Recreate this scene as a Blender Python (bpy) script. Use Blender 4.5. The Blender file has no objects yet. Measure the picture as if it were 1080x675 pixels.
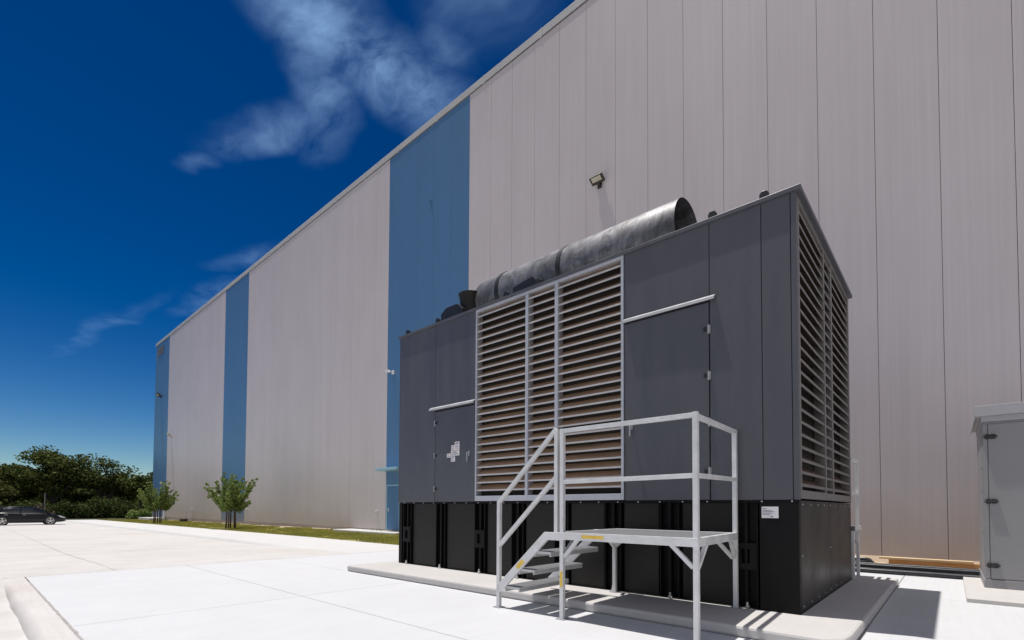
import bpy, math, random
import numpy as np
from mathutils import Vector, Matrix, noise as mnoise
random.seed(7)
R = math.radians
SC = bpy.context.scene
COL = SC.collection

# ------------------------------------------------------------------ helpers
class MB:
    """collects simple shapes and links them as ONE mesh object"""
    def __init__(s): s.v = []; s.f = []
    def add(s, vs, fs):
        n = len(s.v); s.v.extend([tuple(v) for v in vs]); s.f.extend([tuple(i + n for i in f) for f in fs]); return s
    def box(s, x0, x1, y0, y1, z0, z1):
        return s.add([(x0,y0,z0),(x1,y0,z0),(x1,y1,z0),(x0,y1,z0),(x0,y0,z1),(x1,y0,z1),(x1,y1,z1),(x0,y1,z1)],
                     [(0,3,2,1),(4,5,6,7),(0,1,5,4),(1,2,6,5),(2,3,7,6),(3,0,4,7)])
    def obox(s, c, sx, sy, sz, M):
        vs = [Vector(c) + M @ Vector((a*sx/2, b*sy/2, d*sz/2)) for d in (-1,1) for a, b in ((-1,-1),(1,-1),(1,1),(-1,1))]
        return s.add(vs, [(0,3,2,1),(4,5,6,7),(0,1,5,4),(1,2,6,5),(2,3,7,6),(3,0,4,7)])
    def bar(s, p, q, w, h, up=(0,0,1)):
        """rectangular bar from p to q, w across and h along up"""
        p = Vector(p); q = Vector(q); d = (q-p).normalized(); u = Vector(up); a = d.cross(u)
        if a.length < 1e-4: a = d.cross(Vector((0,1,0)))
        a.normalize(); u = a.cross(d).normalized()
        vs = [e + a*i*w/2 + u*j*h/2 for e in (p,q) for i, j in ((-1,-1),(1,-1),(1,1),(-1,1))]
        return s.add(vs, [(0,1,2,3),(4,7,6,5),(0,4,5,1),(1,5,6,2),(2,6,7,3),(3,7,4,0)])
    def tube(s, pts, rs, n=10, cap=True):
        pts = [Vector(p) for p in pts]
        if not hasattr(rs, '__len__'): rs = [rs]*len(pts)
        base = len(s.v); prev = None
        for i, p in enumerate(pts):
            d = (pts[min(i+1,len(pts)-1)] - pts[max(i-1,0)]).normalized()
            a = d.cross(Vector((0,0,1))) if abs(d.z) < .9 else d.cross(Vector((0,1,0)))
            if prev is not None:
                a = prev - d*prev.dot(d)
            a.normalize(); prev = a; b = d.cross(a)
            for k in range(n):
                t = 2*math.pi*k/n
                s.v.append(tuple(p + (a*math.cos(t) + b*math.sin(t))*rs[i]))
        for i in range(len(pts)-1):
            for k in range(n):
                s.f.append((base+i*n+k, base+i*n+(k+1)%n, base+(i+1)*n+(k+1)%n, base+(i+1)*n+k))
        if cap:
            s.f.append(tuple(base+k for k in range(n))[::-1]); s.f.append(tuple(base+(len(pts)-1)*n+k for k in range(n)))
        return s
    def prism(s, poly, axis, a, b):
        """poly = 2D outline; axis 'x','y','z' extruded from a to b"""
        def P(u, v, t): return {'x':(t,u,v), 'y':(u,t,v), 'z':(u,v,t)}[axis]
        n = len(poly); vs = [P(u,v,a) for u,v in poly] + [P(u,v,b) for u,v in poly]
        fs = [tuple(range(n)), tuple(range(2*n-1, n-1, -1))] + [(i, i+n, (i+1)%n+n, (i+1)%n) for i in range(n)]
        return s.add(vs, fs)
    def build(s, name, mat, parent=None, bevel=0, smooth=False, local=False, fix=True):
        me = bpy.data.meshes.new(name)
        off = Vector((0,0,0))
        if not local:
            if parent is not None:
                off = root_loc(parent)
            else:
                xs = [v[0] for v in s.v]; ys = [v[1] for v in s.v]; zs = [v[2] for v in s.v]
                off = Vector(((min(xs)+max(xs))/2, (min(ys)+max(ys))/2, min(zs)))
        me.from_pydata([tuple(Vector(v)-off) for v in s.v], [], s.f)
        if fix:
            import bmesh
            bm = bmesh.new(); bm.from_mesh(me); bmesh.ops.recalc_face_normals(bm, faces=bm.faces); bm.to_mesh(me); bm.free()
        o = bpy.data.objects.new(name, me); COL.objects.link(o)
        if mat: me.materials.append(mat)
        if parent is not None: o.parent = parent
        elif not local: o.location = off
        if smooth:
            me.shade_smooth() if hasattr(me, 'shade_smooth') else None
            if smooth != 'all':
                try: me.set_sharp_from_angle(angle=R(40))
                except Exception: pass
        if bevel:
            m = o.modifiers.new('bevel', 'BEVEL'); m.width = bevel; m.segments = 2; m.limit_method = 'ANGLE'; m.angle_limit = R(40)
        return o

def root_loc(o):
    while o.parent is not None: o = o.parent
    return Vector(o['_o']) if '_o' in o else Vector(o.location)

def tag(o, label=None, cat=None, group=None, kind=None):
    if label: o['label'] = label
    if cat: o['category'] = cat
    if group: o['group'] = group
    if kind: o['kind'] = kind
    return o
def thing(name, label, cat, loc, rz=0, group=None):
    o = bpy.data.objects.new(name, None); COL.objects.link(o); o.location = loc; o.rotation_euler = (0,0,rz)
    o.empty_display_size = .2
    return tag(o, label, cat, group)
def copy_tree(o, parent=None):
    c = o.copy(); COL.objects.link(c)
    if parent is not None: c.parent = parent
    for ch in list(o.children): copy_tree(ch, c)
    return c

# ------------------------------------------------------------------ materials
def nodes(name):
    m = bpy.data.materials.new(name); m.use_nodes = True
    nt = m.node_tree; b = nt.nodes['Principled BSDF']
    return m, nt, b
def N(nt, t, **kw):
    n = nt.nodes.new(t)
    for k, v in kw.items():
        if k == 'ins':
            for a, b in v.items(): n.inputs[a].default_value = b
        else: setattr(n, k, v)
    return n
def coords(nt, scale=(1,1,1), world=True):
    if world:
        g = N(nt, 'ShaderNodeNewGeometry'); src = g.outputs['Position']
    else:
        g = N(nt, 'ShaderNodeTexCoord'); src = g.outputs['Object']
    mp = N(nt, 'ShaderNodeMapping'); mp.inputs['Scale'].default_value = scale
    nt.links.new(src, mp.inputs['Vector']); return mp.outputs['Vector']
def ramp(nt, fac, stops):
    r = N(nt, 'ShaderNodeValToRGB'); e = r.color_ramp.elements
    while len(e) < len(stops): e.new(.5)
    for el, (p, c) in zip(e, stops):
        el.position = p; el.color = (c[0],c[1],c[2],1) if hasattr(c,'__len__') else (c,c,c,1)
    nt.links.new(fac, r.inputs['Fac']); return r.outputs['Color']
def mixc(nt, mode, fac, a, b):
    m = N(nt, 'ShaderNodeMix', data_type='RGBA', blend_type=mode)
    for sock, v in ((m.inputs['Factor'], fac), (m.inputs[6], a), (m.inputs[7], b)):
        if hasattr(v, 'links') or hasattr(v, 'is_linked'): nt.links.new(v, sock)
        else: sock.default_value = v if not hasattr(v,'__len__') else (v[0],v[1],v[2],1)
    return m.outputs[2]
def noise(nt, vec, scale, detail=4, rough=.55, dist=0):
    n = N(nt, 'ShaderNodeTexNoise'); n.inputs['Scale'].default_value = scale; n.inputs['Detail'].default_value = detail
    n.inputs['Roughness'].default_value = rough; n.inputs['Distortion'].default_value = dist
    nt.links.new(vec, n.inputs['Vector']); return n.outputs['Fac']
def bump(nt, b, h, strength, dist=.01):
    n = N(nt, 'ShaderNodeBump'); n.inputs['Strength'].default_value = strength; n.inputs['Distance'].default_value = dist
    nt.links.new(h, n.inputs['Height']); nt.links.new(n.outputs['Normal'], b.inputs['Normal'])

def simple(name, col, rough=.5, metal=0, var=.12, scale=3.0, stretch=(1,1,1), bmp=0, rvar=.08, spec=.5, coat=0):
    m, nt, b = nodes(name)
    v = coords(nt, stretch)
    n1 = noise(nt, v, scale, 5); n2 = noise(nt, v, scale*9, 3)
    f = mixc(nt, 'MIX', .35, n1, n2)
    lo = [max(0,c*(1-var)) for c in col]; hi = [min(1,c*(1+var)) for c in col]
    nt.links.new(ramp(nt, f, [(.3, lo), (.7, hi)]), b.inputs['Base Color'])
    nt.links.new(ramp(nt, n1, [(.3, max(0,rough-rvar)), (.7, min(1,rough+rvar))]), b.inputs['Roughness'])
    b.inputs['Metallic'].default_value = metal; b.inputs['Specular IOR Level'].default_value = spec
    if coat: b.inputs['Coat Weight'].default_value = coat; b.inputs['Coat Roughness'].default_value = .05
    if bmp: bump(nt, b, n2, bmp, .004)
    return m

def concrete(name, col, streak=(.35,6,1), stain=.12, fine=.05, bmp=.25, stain_col=(.42,.38,.34)):
    m, nt, b = nodes(name)
    v = coords(nt)
    big = noise(nt, v, .22, 5, .6); mid = noise(nt, v, 1.3, 6, .65); grit = noise(nt, v, 55, 3)
    br = noise(nt, coords(nt, streak), 3.0, 5, .6)
    c = ramp(nt, mid, [(.25, [x*(1-fine) for x in col]), (.75, [min(1,x*(1+fine)) for x in col])])
    c = mixc(nt, 'MIX', ramp(nt, big, [(.48, 0), (.75, stain)]), c, stain_col)
    c = mixc(nt, 'MULTIPLY', ramp(nt, br, [(.35, .0), (.75, .5)]), c, [1-stain*.55, 1-stain*.65, 1-stain*.75])
    c = mixc(nt, 'MULTIPLY', .5, c, ramp(nt, grit, [(.3, .86), (.7, 1.0)]))
    nt.links.new(c, b.inputs['Base Color']); b.inputs['Roughness'].default_value = .88
    b.inputs['Specular IOR Level'].default_value = .25
    bump(nt, b, mixc(nt, 'MIX', .5, grit, br), bmp, .004)
    return m

def cladding(name, col, mark=.05):
    """flat metal sandwich panel with faint vertical micro-ribs and weather streaks"""
    m, nt, b = nodes(name)
    g = N(nt, 'ShaderNodeNewGeometry'); sep = N(nt, 'ShaderNodeSeparateXYZ'); nt.links.new(g.outputs['Position'], sep.inputs[0])
    fine = noise(nt, coords(nt, (1,1,.012)), 14, 3, .7)
    wide = noise(nt, coords(nt, (1,1,.04)), 1.1, 4, .6)
    blot = noise(nt, coords(nt, (1,1,.6)), .5, 5, .6)
    # each panel came in a slightly different shade
    wave = N(nt, 'ShaderNodeTexWave', wave_type='BANDS', bands_direction='X', wave_profile='SIN')
    wave.inputs['Scale'].default_value = 6.6; wave.inputs['Distortion'].default_value = .4; wave.inputs['Detail'].default_value = 1
    nt.links.new(coords(nt), wave.inputs['Vector'])
    c = ramp(nt, fine, [(.25, [x*(1-mark) for x in col]), (.75, [min(1,x*(1+mark)) for x in col])])
    c = mixc(nt, 'MULTIPLY', .9, c, ramp(nt, wide, [(.28, .935), (.68, 1.0)]))
    c = mixc(nt, 'MULTIPLY', .7, c, ramp(nt, blot, [(.3, (.93,.92,.91)), (.65, (1,1,1))]))
    # browner tint on the lowest metre or so, with a ragged top
    low_tint = N(nt, 'ShaderNodeMath', operation='MULTIPLY_ADD'); nt.links.new(blot, low_tint.inputs[0]); low_tint.inputs[1].default_value = 5.0; low_tint.inputs[2].default_value = -.8
    mr = N(nt, 'ShaderNodeMapRange'); nt.links.new(sep.outputs[2], mr.inputs[0]); nt.links.new(low_tint.outputs[0], mr.inputs[2])
    mr.inputs[1].default_value = .1; mr.inputs[3].default_value = .42; mr.inputs[4].default_value = 0
    c = mixc(nt, 'MIX', mr.outputs[0], c, (.42,.36,.30))
    nt.links.new(c, b.inputs['Base Color']); b.inputs['Roughness'].default_value = .36; b.inputs['Specular IOR Level'].default_value = .55
    h = mixc(nt, 'MIX', .35, wave.outputs['Fac'], fine)
    bump(nt, b, h, .22, .006)
    return m

def foliage(name, dark, light, scale=1.2, trans=.25):
    m, nt, b = nodes(name)
    v = coords(nt)
    n1 = noise(nt, v, scale, 3); g = N(nt, 'ShaderNodeNewGeometry')
    f = mixc(nt, 'MIX', .5, n1, g.outputs['Random Per Island'])
    nt.links.new(ramp(nt, f, [(.25, dark), (.75, light)]), b.inputs['Base Color'])
    b.inputs['Roughness'].default_value = .75; b.inputs['Specular IOR Level'].default_value = .1
    if trans:
        tr = N(nt, 'ShaderNodeBsdfTranslucent'); nt.links.new(ramp(nt, f, [(.25, [x*1.2 for x in dark]), (.75, [x*1.3 for x in light])]), tr.inputs['Color'])
        mx = N(nt, 'ShaderNodeMixShader'); mx.inputs[0].default_value = trans
        nt.links.new(b.outputs[0], mx.inputs[1]); nt.links.new(tr.outputs[0], mx.inputs[2])
        nt.links.new(mx.outputs[0], nt.nodes['Material Output'].inputs['Surface'])
    return m

M = {}
M['apron'] = concrete('apron_concrete', (.605,.61,.625), streak=(6,.25,1), stain=.16, fine=.035, bmp=.15, stain_col=(.52,.52,.52))
M['lot'] = concrete('lot_concrete', (.60,.58,.565), streak=(.9,.10,1), stain=.34, fine=.07, stain_col=(.44,.40,.36))
M['walk'] = concrete('walk_concrete', (.62,.61,.60), stain=.12, fine=.04)
M['kerb'] = concrete('kerb_concrete', (.61,.59,.575), stain=.32, fine=.05, stain_col=(.44,.36,.30))
M['pad'] = concrete('pad_concrete', (.56,.54,.525), streak=(3,.6,3), stain=.16, fine=.05)
M['joint'] = simple('joint_sealant', (.36,.34,.33), .9, var=.25, scale=8)
M['dirt'] = concrete('bare_dirt', (.42,.33,.24), stain=.5, fine=.25, bmp=.6, stain_col=(.28,.21,.15))
M['wall'] = cladding('grey_cladding', (.61,.555,.56))
M['blue'] = cladding('blue_cladding', (.085,.19,.355), .05)
M['coping'] = simple('coping_metal', (.50,.49,.48), .4, 0, .06, 1.0)
M['seal'] = simple('panel_joint', (.17,.155,.15), .8, var=.2)
M['roofing'] = simple('roof_membrane', (.6,.6,.6), .8)
M['doorblue'] = simple('door_blue_paint', (.07,.18,.35), .4, var=.06)
M['canopy'] = simple('canopy_blue_paint', (.30,.50,.62), .35, var=.05)
M['plinth'] = concrete('plinth_concrete', (.45,.42,.38), stain=.3)
M['gen'] = simple('charcoal_paint', (.084,.086,.102), .42, 0, .07, 1.1, (1,1,.5), bmp=.02, rvar=.07, spec=.45)
def sheet_metal():
    m, nt, b = nodes('charcoal_sheet'); v = coords(nt)
    a = noise(nt, v, .9, 2, .4); d = noise(nt, coords(nt,(1.5,1.5,.25)), 2.2, 6, .65); g = noise(nt, v, 40, 2)
    c = ramp(nt, d, [(.30,(.074,.076,.092)),(.62,(.086,.088,.103)),(.80,(.108,.105,.112))])
    nt.links.new(mixc(nt,'MULTIPLY',.35,c,ramp(nt,g,[(.3,.85),(.7,1.0)])), b.inputs['Base Color'])
    nt.links.new(ramp(nt, d, [(.3,.34),(.75,.52)]), b.inputs['Roughness']); b.inputs['Specular IOR Level'].default_value = .45
    bump(nt, b, a, .35, .012); return m
M['gen'] = sheet_metal()
M['gen_core'] = simple('dark_gap', (.015,.015,.017), .7)
M['tank'] = simple('black_paint', (.007,.0065,.007), .5, 0, .25, 1.5, bmp=.03, rvar=.06, spec=.16)
M['tank_side'] = simple('black_satin_paint', (.013,.011,.0095), .40, 0, .25, 1.5, bmp=.03, rvar=.07, spec=.30)  # base slightly warmed in place of concrete reflected in the tank end
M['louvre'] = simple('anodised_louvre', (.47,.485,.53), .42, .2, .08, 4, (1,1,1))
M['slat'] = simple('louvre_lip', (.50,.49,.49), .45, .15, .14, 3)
M['web'] = simple('brown_blade', (.42,.27,.17), .7, 0, .35, 2.5, (.6,3,3))  # blade webs, browner than the lips
M['side_web'] = simple('dark_brown_blade', (.10,.065,.045), .7, 0, .3, 2.5)  # end louvre webs, darker brown than their frame
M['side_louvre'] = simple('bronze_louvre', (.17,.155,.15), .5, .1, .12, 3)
M['mesh'] = simple('shade_backing', (.02,.017,.014), .8)  # near-black colour standing for shade inside the louvres and silencer
M['alu'] = simple('mill_aluminium', (.68,.68,.68), .42, .2, .14, 7, bmp=.02)
M['deck'] = simple('grit_deck', (.16,.16,.17), .8, .1, .3, 60, bmp=.4)
M['tread'] = simple('tread_aluminium', (.55,.55,.55), .5, .2, .12, 30)
M['galv'] = simple('galvanised_steel', (.42,.42,.44), .45, .4, .18, 6)
M['drip'] = simple('drip_rail', (.55,.55,.55), .4, .2, .1, 5)
M['hinge'] = simple('black_plastic', (.015,.015,.017), .4)
M['steel'] = simple('bright_bolt', (.6,.6,.6), .35, .8)
M['white'] = simple('white_vinyl', (.75,.74,.76), .5, 0, .05)
M['ink'] = simple('grey_print', (.22,.20,.22), .6)
M['redink'] = simple('faded_red_print', (.50,.30,.26), .6)
M['yellow'] = simple('yellow_vinyl', (.75,.50,.07), .5, 0, .15, 20)
M['cab'] = simple('cabinet_grey_paint', (.285,.285,.295), .4, 0, .05, 1.2)
M['cabroof'] = simple('cabinet_hood_paint', (.44,.44,.46), .4, 0, .05, 1.2)
M['cable'] = simple('black_conduit', (.022,.024,.03), .38, 0, .3, 5)
M['timber'] = simple('pine_timber', (.74,.54,.32), .75, 0, .22, 4, (.6,8,8), bmp=.2)
M['timber2'] = simple('orange_timber', (.62,.33,.14), .75, 0, .25, 4, (.6,8,8), bmp=.2)
M['lampbody'] = simple('bronze_lamp', (.035,.03,.028), .5)
M['lens'] = simple('frosted_lens', (.55,.52,.44), .25)
M['bark'] = simple('oak_bark', (.085,.07,.055), .9, 0, .4, 5, (3,3,.6), bmp=.6)
M['twig'] = simple('crape_bark', (.10,.065,.05), .85, 0, .3, 8)
M['oak'] = foliage('oak_leaves', (.028,.042,.011), (.15,.175,.048), .5, .15)
M['oak2'] = foliage('oak_leaves_olive', (.05,.060,.016), (.20,.20,.07), .5, .15)
M['shrub'] = foliage('shrub_leaves', (.022,.034,.010), (.11,.14,.04), .7, .2)
M['dry'] = foliage('dry_twig_leaves', (.10,.08,.06), (.20,.16,.13), .7, .1)
M['crape'] = foliage('crape_leaves', (.08,.13,.03), (.30,.37,.12), 1.5, .3)
M['grass'] = foliage('grass_blades', (.19,.205,.04), (.52,.48,.15), .45, .3)
M['turf'] = simple('turf', (.27,.25,.08), .95, 0, .35, .8)
M['field'] = simple('rough_field', (.05,.055,.02), .95, 0, .45, .12)
M['carpaint'] = simple('black_car_paint', (.008,.008,.011), .22, 0, .05, 1, spec=.25, coat=.2)
M['glass'] = simple('tinted_glass', (.015,.02,.028), .08, 0, .05, 1, spec=.6)
M['tyre'] = simple('tyre_rubber', (.02,.02,.02), .8)
M['rim'] = simple('alloy_rim', (.55,.54,.53), .35, .7)
M['headlamp'] = simple('headlamp_glass', (.6,.6,.62), .15)
M['amber'] = simple('red_lamp_glass', (.35,.02,.02), .2)

# heat-tinted, weathered exhaust metal
def muffler_mat():
    m, nt, b = nodes('weathered_exhaust')
    v = coords(nt, (1.6, 1.6, 1.6)); a = noise(nt, v, 2.2, 7, .68, .8); s = noise(nt, coords(nt, (5,1.2,1.2)), 3.0, 5, .7)
    c = ramp(nt, a, [(.30,(.085,.082,.084)),(.48,(.17,.167,.172)),(.62,(.29,.285,.295)),(.75,(.21,.175,.155))])
    c = mixc(nt, 'MULTIPLY', .6, c, ramp(nt, s, [(.32,.35),(.56,1.0)]))
    nt.links.new(c, b.inputs['Base Color']); b.inputs['Metallic'].default_value = .5
    nt.links.new(ramp(nt, s, [(.3,.62),(.7,.38)]), b.inputs['Roughness']); bump(nt, b, a, .15, .01)
    return m
M['muffler'] = muffler_mat()

# ------------------------------------------------------------------ camera (solved from the photograph's vanishing points)
cam = bpy.data.cameras.new('camera'); co = bpy.data.objects.new('camera', cam); COL.objects.link(co)
yaw, pit, rol = R(-41.737), R(1.694), R(.277)
fw = Vector((math.sin(yaw)*math.cos(pit), math.cos(yaw)*math.cos(pit), math.sin(pit)))
rr = Vector((math.cos(yaw), -math.sin(yaw), 0)); uu = rr.cross(fw)
r2 = rr*math.cos(rol) + uu*math.sin(rol); u2 = -rr*math.sin(rol) + uu*math.cos(rol)
co.matrix_world = Matrix(((r2.x,u2.x,-fw.x,0),(r2.y,u2.y,-fw.y,0),(r2.z,u2.z,-fw.z,1.25),(0,0,0,1)))
cam.sensor_width = 36; cam.lens = 519.88/1080*36; cam.shift_x = 0; cam.shift_y = (520.27-337.5)/1080
cam.clip_start = .05; cam.clip_end = 6000
SC.camera = co

# ------------------------------------------------------------------ light
SUN = Vector((.215, .062, -1)).normalized()         # the way the light travels
ld = bpy.data.lights.new('sun', 'SUN'); ld.energy = 4.5; ld.angle = R(.5); ld.color = (1,.965,.92)
lo = bpy.data.objects.new('sun', ld); COL.objects.link(lo); lo.rotation_euler = SUN.to_track_quat('-Z','Y').to_euler(); lo.location = (0,0,40)
W = bpy.data.worlds.new('World'); SC.world = W; W.use_nodes = True
wt = W.node_tree; bg = wt.nodes['Background']
sky = wt.nodes.new('ShaderNodeTexSky'); sky.sky_type = 'NISHITA'; sky.sun_disc = False
sky.sun_elevation = math.asin(-SUN.z); sky.sun_rotation = math.atan2(-SUN.x, -SUN.y)
sky.altitude = 300; sky.air_density = .9; sky.dust_density = .05; sky.ozone_density = 1.2
hs = N(wt, 'ShaderNodeHueSaturation'); hs.inputs['Saturation'].default_value = 1.24; hs.inputs['Value'].default_value = 1.0; hs.inputs['Hue'].default_value = .503
pm = N(wt, 'ShaderNodeVectorMath', operation='SCALE'); pm.inputs['Scale'].default_value = .30; wt.links.new(sky.outputs[0], pm.inputs[0])
gm = N(wt, 'ShaderNodeGamma'); gm.inputs['Gamma'].default_value = 1.6; wt.links.new(pm.outputs[0], gm.inputs['Color'])
wt.links.new(gm.outputs[0], hs.inputs['Color'])
def world_clouds(base):
    tc = N(wt, 'ShaderNodeTexCoord'); sp = N(wt, 'ShaderNodeSeparateXYZ'); wt.links.new(tc.outputs['Generated'], sp.inputs[0])
    zc = N(wt, 'ShaderNodeMath', operation='MAXIMUM'); wt.links.new(sp.outputs[2], zc.inputs[0]); zc.inputs[1].default_value = .05
    dv = []
    for k in (0,1):
        d = N(wt, 'ShaderNodeMath', operation='DIVIDE'); wt.links.new(sp.outputs[k], d.inputs[0]); wt.links.new(zc.outputs[0], d.inputs[1]); dv.append(d.outputs[0])
    cb = N(wt, 'ShaderNodeCombineXYZ'); wt.links.new(dv[0], cb.inputs[0]); wt.links.new(dv[1], cb.inputs[1])
    P = cb.outputs[0]
    wn = N(wt, 'ShaderNodeTexNoise'); wn.inputs['Scale'].default_value = 3.2; wn.inputs['Detail'].default_value = 4; wt.links.new(P, wn.inputs['Vector'])
    wv = N(wt, 'ShaderNodeVectorMath', operation='MULTIPLY_ADD'); wt.links.new(wn.outputs['Color'], wv.inputs[0]); wv.inputs[1].default_value = (.22,.22,0); 
    off = N(wt, 'ShaderNodeVectorMath', operation='ADD'); wt.links.new(P, off.inputs[0]); off.inputs[1].default_value = (-.11,-.11,0)
    wt.links.new(off.outputs[0], wv.inputs[2]); Q = wv.outputs[0]
    blobs = [  # centre, radii, turn, strength   (on the cloud deck, x/z and y/z)
        ((-.94,.50), (.13,.26), 12, .8), ((-.95,.68), (.14,.22), 5, .92), ((-1.12,.575), (.26,.085), -20, .62),
        ((-1.36,.52), (.22,.075), 22, .50), ((-1.62,.455), (.10,.045), 15, .30), ((-.80,.70), (.09,.09), 30, .36),
        ((-.66,.68), (.17,.12), -10, .24), ((-.92,.36), (.10,.20), 20, .4), ((-2.65,.78), (.40,.10), 8, .35), ((-2.1,.74), (.25,.07), 15, .22), ((-3.6,.5), (.9,.06), 8, .2)]
    tot = None
    for (c, r, a, s) in blobs:
        mp = N(wt, 'ShaderNodeMapping', vector_type='TEXTURE'); mp.inputs['Location'].default_value = (c[0],c[1],0)
        mp.inputs['Rotation'].default_value = (0,0,R(a)); mp.inputs['Scale'].default_value = (r[0],r[1],1)
        wt.links.new(Q, mp.inputs['Vector'])
        ln = N(wt, 'ShaderNodeVectorMath', operation='LENGTH'); wt.links.new(mp.outputs[0], ln.inputs[0])
        mr = N(wt, 'ShaderNodeMapRange', interpolation_type='SMOOTHSTEP'); wt.links.new(ln.outputs['Value'], mr.inputs[0])
        mr.inputs[1].default_value = 0; mr.inputs[2].default_value = 1.25; mr.inputs[3].default_value = s; mr.inputs[4].default_value = 0
        if tot is None: tot = mr.outputs[0]
        else:
            ad = N(wt, 'ShaderNodeMath', operation='MAXIMUM'); wt.links.new(tot, ad.inputs[0]); wt.links.new(mr.outputs[0], ad.inputs[1]); tot = ad.outputs[0]
    st = N(wt, 'ShaderNodeMapping'); st.inputs['Rotation'].default_value = (0,0,R(25)); st.inputs['Scale'].default_value = (1,1.9,1); wt.links.new(Q, st.inputs['Vector'])
    fb = N(wt, 'ShaderNodeTexNoise'); fb.inputs['Scale'].default_value = 4.0; fb.inputs['Detail'].default_value = 9; fb.inputs['Roughness'].default_value = .60; fb.inputs['Distortion'].default_value = .3
    wt.links.new(st.outputs[0], fb.inputs['Vector'])
    fr = N(wt, 'ShaderNodeMapRange'); wt.links.new(fb.outputs['Fac'], fr.inputs[0]); fr.inputs[1].default_value = .30; fr.inputs[2].default_value = .70
    ml = N(wt, 'ShaderNodeMath', operation='MULTIPLY', use_clamp=True); wt.links.new(tot, ml.inputs[0]); wt.links.new(fr.outputs[0], ml.inputs[1])
    # broken cloud veil added in the unseen sky behind the camera, as neutral fill light
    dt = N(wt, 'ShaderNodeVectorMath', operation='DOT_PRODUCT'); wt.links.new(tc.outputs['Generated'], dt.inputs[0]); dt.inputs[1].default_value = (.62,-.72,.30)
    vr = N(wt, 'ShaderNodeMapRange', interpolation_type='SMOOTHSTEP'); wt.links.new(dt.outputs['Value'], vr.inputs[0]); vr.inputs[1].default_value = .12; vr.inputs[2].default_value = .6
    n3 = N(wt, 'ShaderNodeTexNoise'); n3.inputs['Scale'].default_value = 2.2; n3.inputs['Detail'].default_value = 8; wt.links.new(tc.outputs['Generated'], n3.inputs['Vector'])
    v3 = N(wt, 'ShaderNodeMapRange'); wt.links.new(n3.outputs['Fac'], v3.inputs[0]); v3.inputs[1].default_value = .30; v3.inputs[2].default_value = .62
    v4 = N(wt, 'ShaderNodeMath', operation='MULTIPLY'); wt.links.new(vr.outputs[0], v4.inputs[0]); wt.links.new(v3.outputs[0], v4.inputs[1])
    m2 = N(wt, 'ShaderNodeMath', operation='MULTIPLY'); wt.links.new(ml.outputs[0], m2.inputs[0]); m2.inputs[1].default_value = CLOUD_K
    mx = N(wt, 'ShaderNodeMix', data_type='RGBA'); wt.links.new(m2.outputs[0], mx.inputs['Factor']); wt.links.new(base, mx.inputs[6]); mx.inputs[7].default_value = CLOUD_C
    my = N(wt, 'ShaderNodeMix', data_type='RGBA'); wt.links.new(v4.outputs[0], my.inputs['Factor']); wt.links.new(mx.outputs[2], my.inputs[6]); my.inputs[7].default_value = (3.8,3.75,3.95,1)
    return my.outputs[2]
CLOUD_K = 1.0; CLOUD_C = (2.0,3.4,5.6,1)
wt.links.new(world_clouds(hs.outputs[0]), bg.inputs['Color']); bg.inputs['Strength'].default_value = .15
SC.view_settings.view_transform = 'Standard'; SC.view_settings.look = 'None'; SC.view_settings.exposure = 0; SC.view_settings.gamma = 1
try: SC.view_settings.use_curve_mapping = False
except Exception: pass
SC.cycles.max_bounces = 8; SC.cycles.diffuse_bounces = 5

# ------------------------------------------------------------------ ground
def sm(a, b, x):
    t = min(1, max(0, (x-a)/(b-a))); return t*t*(3-2*t)
def zwalk(x): return -max(0, -x-20)*.0045
def zlot(x, y):
    base = -max(0, -x-20)*.0045
    dip = .13*sm(-12.2, -20, x)
    gut = .145*sm(-12.0, -10.3, x)*(1 if y < .6 else 0)     # gutter below the apron kerb
    return base - dip - gut
def grid(name, xs, ys, zf, mat, kind='structure', skip=None):
    b = MB(); n = len(ys)
    for x in xs:
        for y in ys: b.v.append((x, y, zf(x,y)))
    for i in range(len(xs)-1):
        for j in range(n-1):
            if skip and skip((xs[i]+xs[i+1])/2, (ys[j]+ys[j+1])/2): continue
            b.f.append((i*n+j, (i+1)*n+j, (i+1)*n+j+1, i*n+j+1))
    o = b.build(name, mat, smooth='all'); tag(o, kind=kind); return o
def lin(a, b, n): return [a+(b-a)*i/n for i in range(n+1)]

g = MB(); g.add([(-3000,-3000,-.75),(3000,-3000,-.75),(3000,3000,-.75),(-3000,3000,-.75)], [(0,1,2,3)])
tag(g.build('ground', M['field']), kind='structure')
# rough field between the parking lot and the far wood
grid('field', lin(-170,-68,20), lin(-70,60,26), lambda x,y: -.30 - .1*sm(-90,-120,x) + .06*mnoise.noise((x*.2,y*.2,0)), M['field'])

# parking lot: heightfield left of the apron and in front of its kerb
xs = sorted(set(lin(-68,-22,23) + lin(-22,-12.1,10) + lin(-12.1,-10,7) + lin(-10,26,12)))
ys = sorted(set(lin(-45,-2,12) + lin(-2,.535,10) + lin(.535,7.12,8)))
grid('parking_lot', xs, ys, zlot, M['lot'], skip=lambda x,y: x > -12.1 and y > .53)
# saw-cut joints in the lot, laid just proud of it
jb = MB()
for y in (2.05, -3.2, -8.4):
    pts = lin(-66,-12.15,30)
    for a, c in zip(pts, pts[1:]):
        jb.add([(a,y-.006,zlot(a,y)+.004),(c,y-.006,zlot(c,y)+.004),(c,y+.006,zlot(c,y)+.004),(a,y+.006,zlot(a,y)+.004)], [(0,1,2,3)])
for x in (-18.3,-24.5,-30.6,-36.8,-43,-49):
    pts = lin(-20,7.2,20)
    for a, c in zip(pts, pts[1:]):
        jb.add([(x-.008,a,zlot(x,a)+.004),(x+.008,a,zlot(x,a)+.004),(x+.008,c,zlot(x,c)+.004),(x-.008,c,zlot(x,c)+.004)], [(0,1,2,3)])
tag(jb.build('lot_joints', M['joint'], fix=False), kind='structure')

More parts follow.
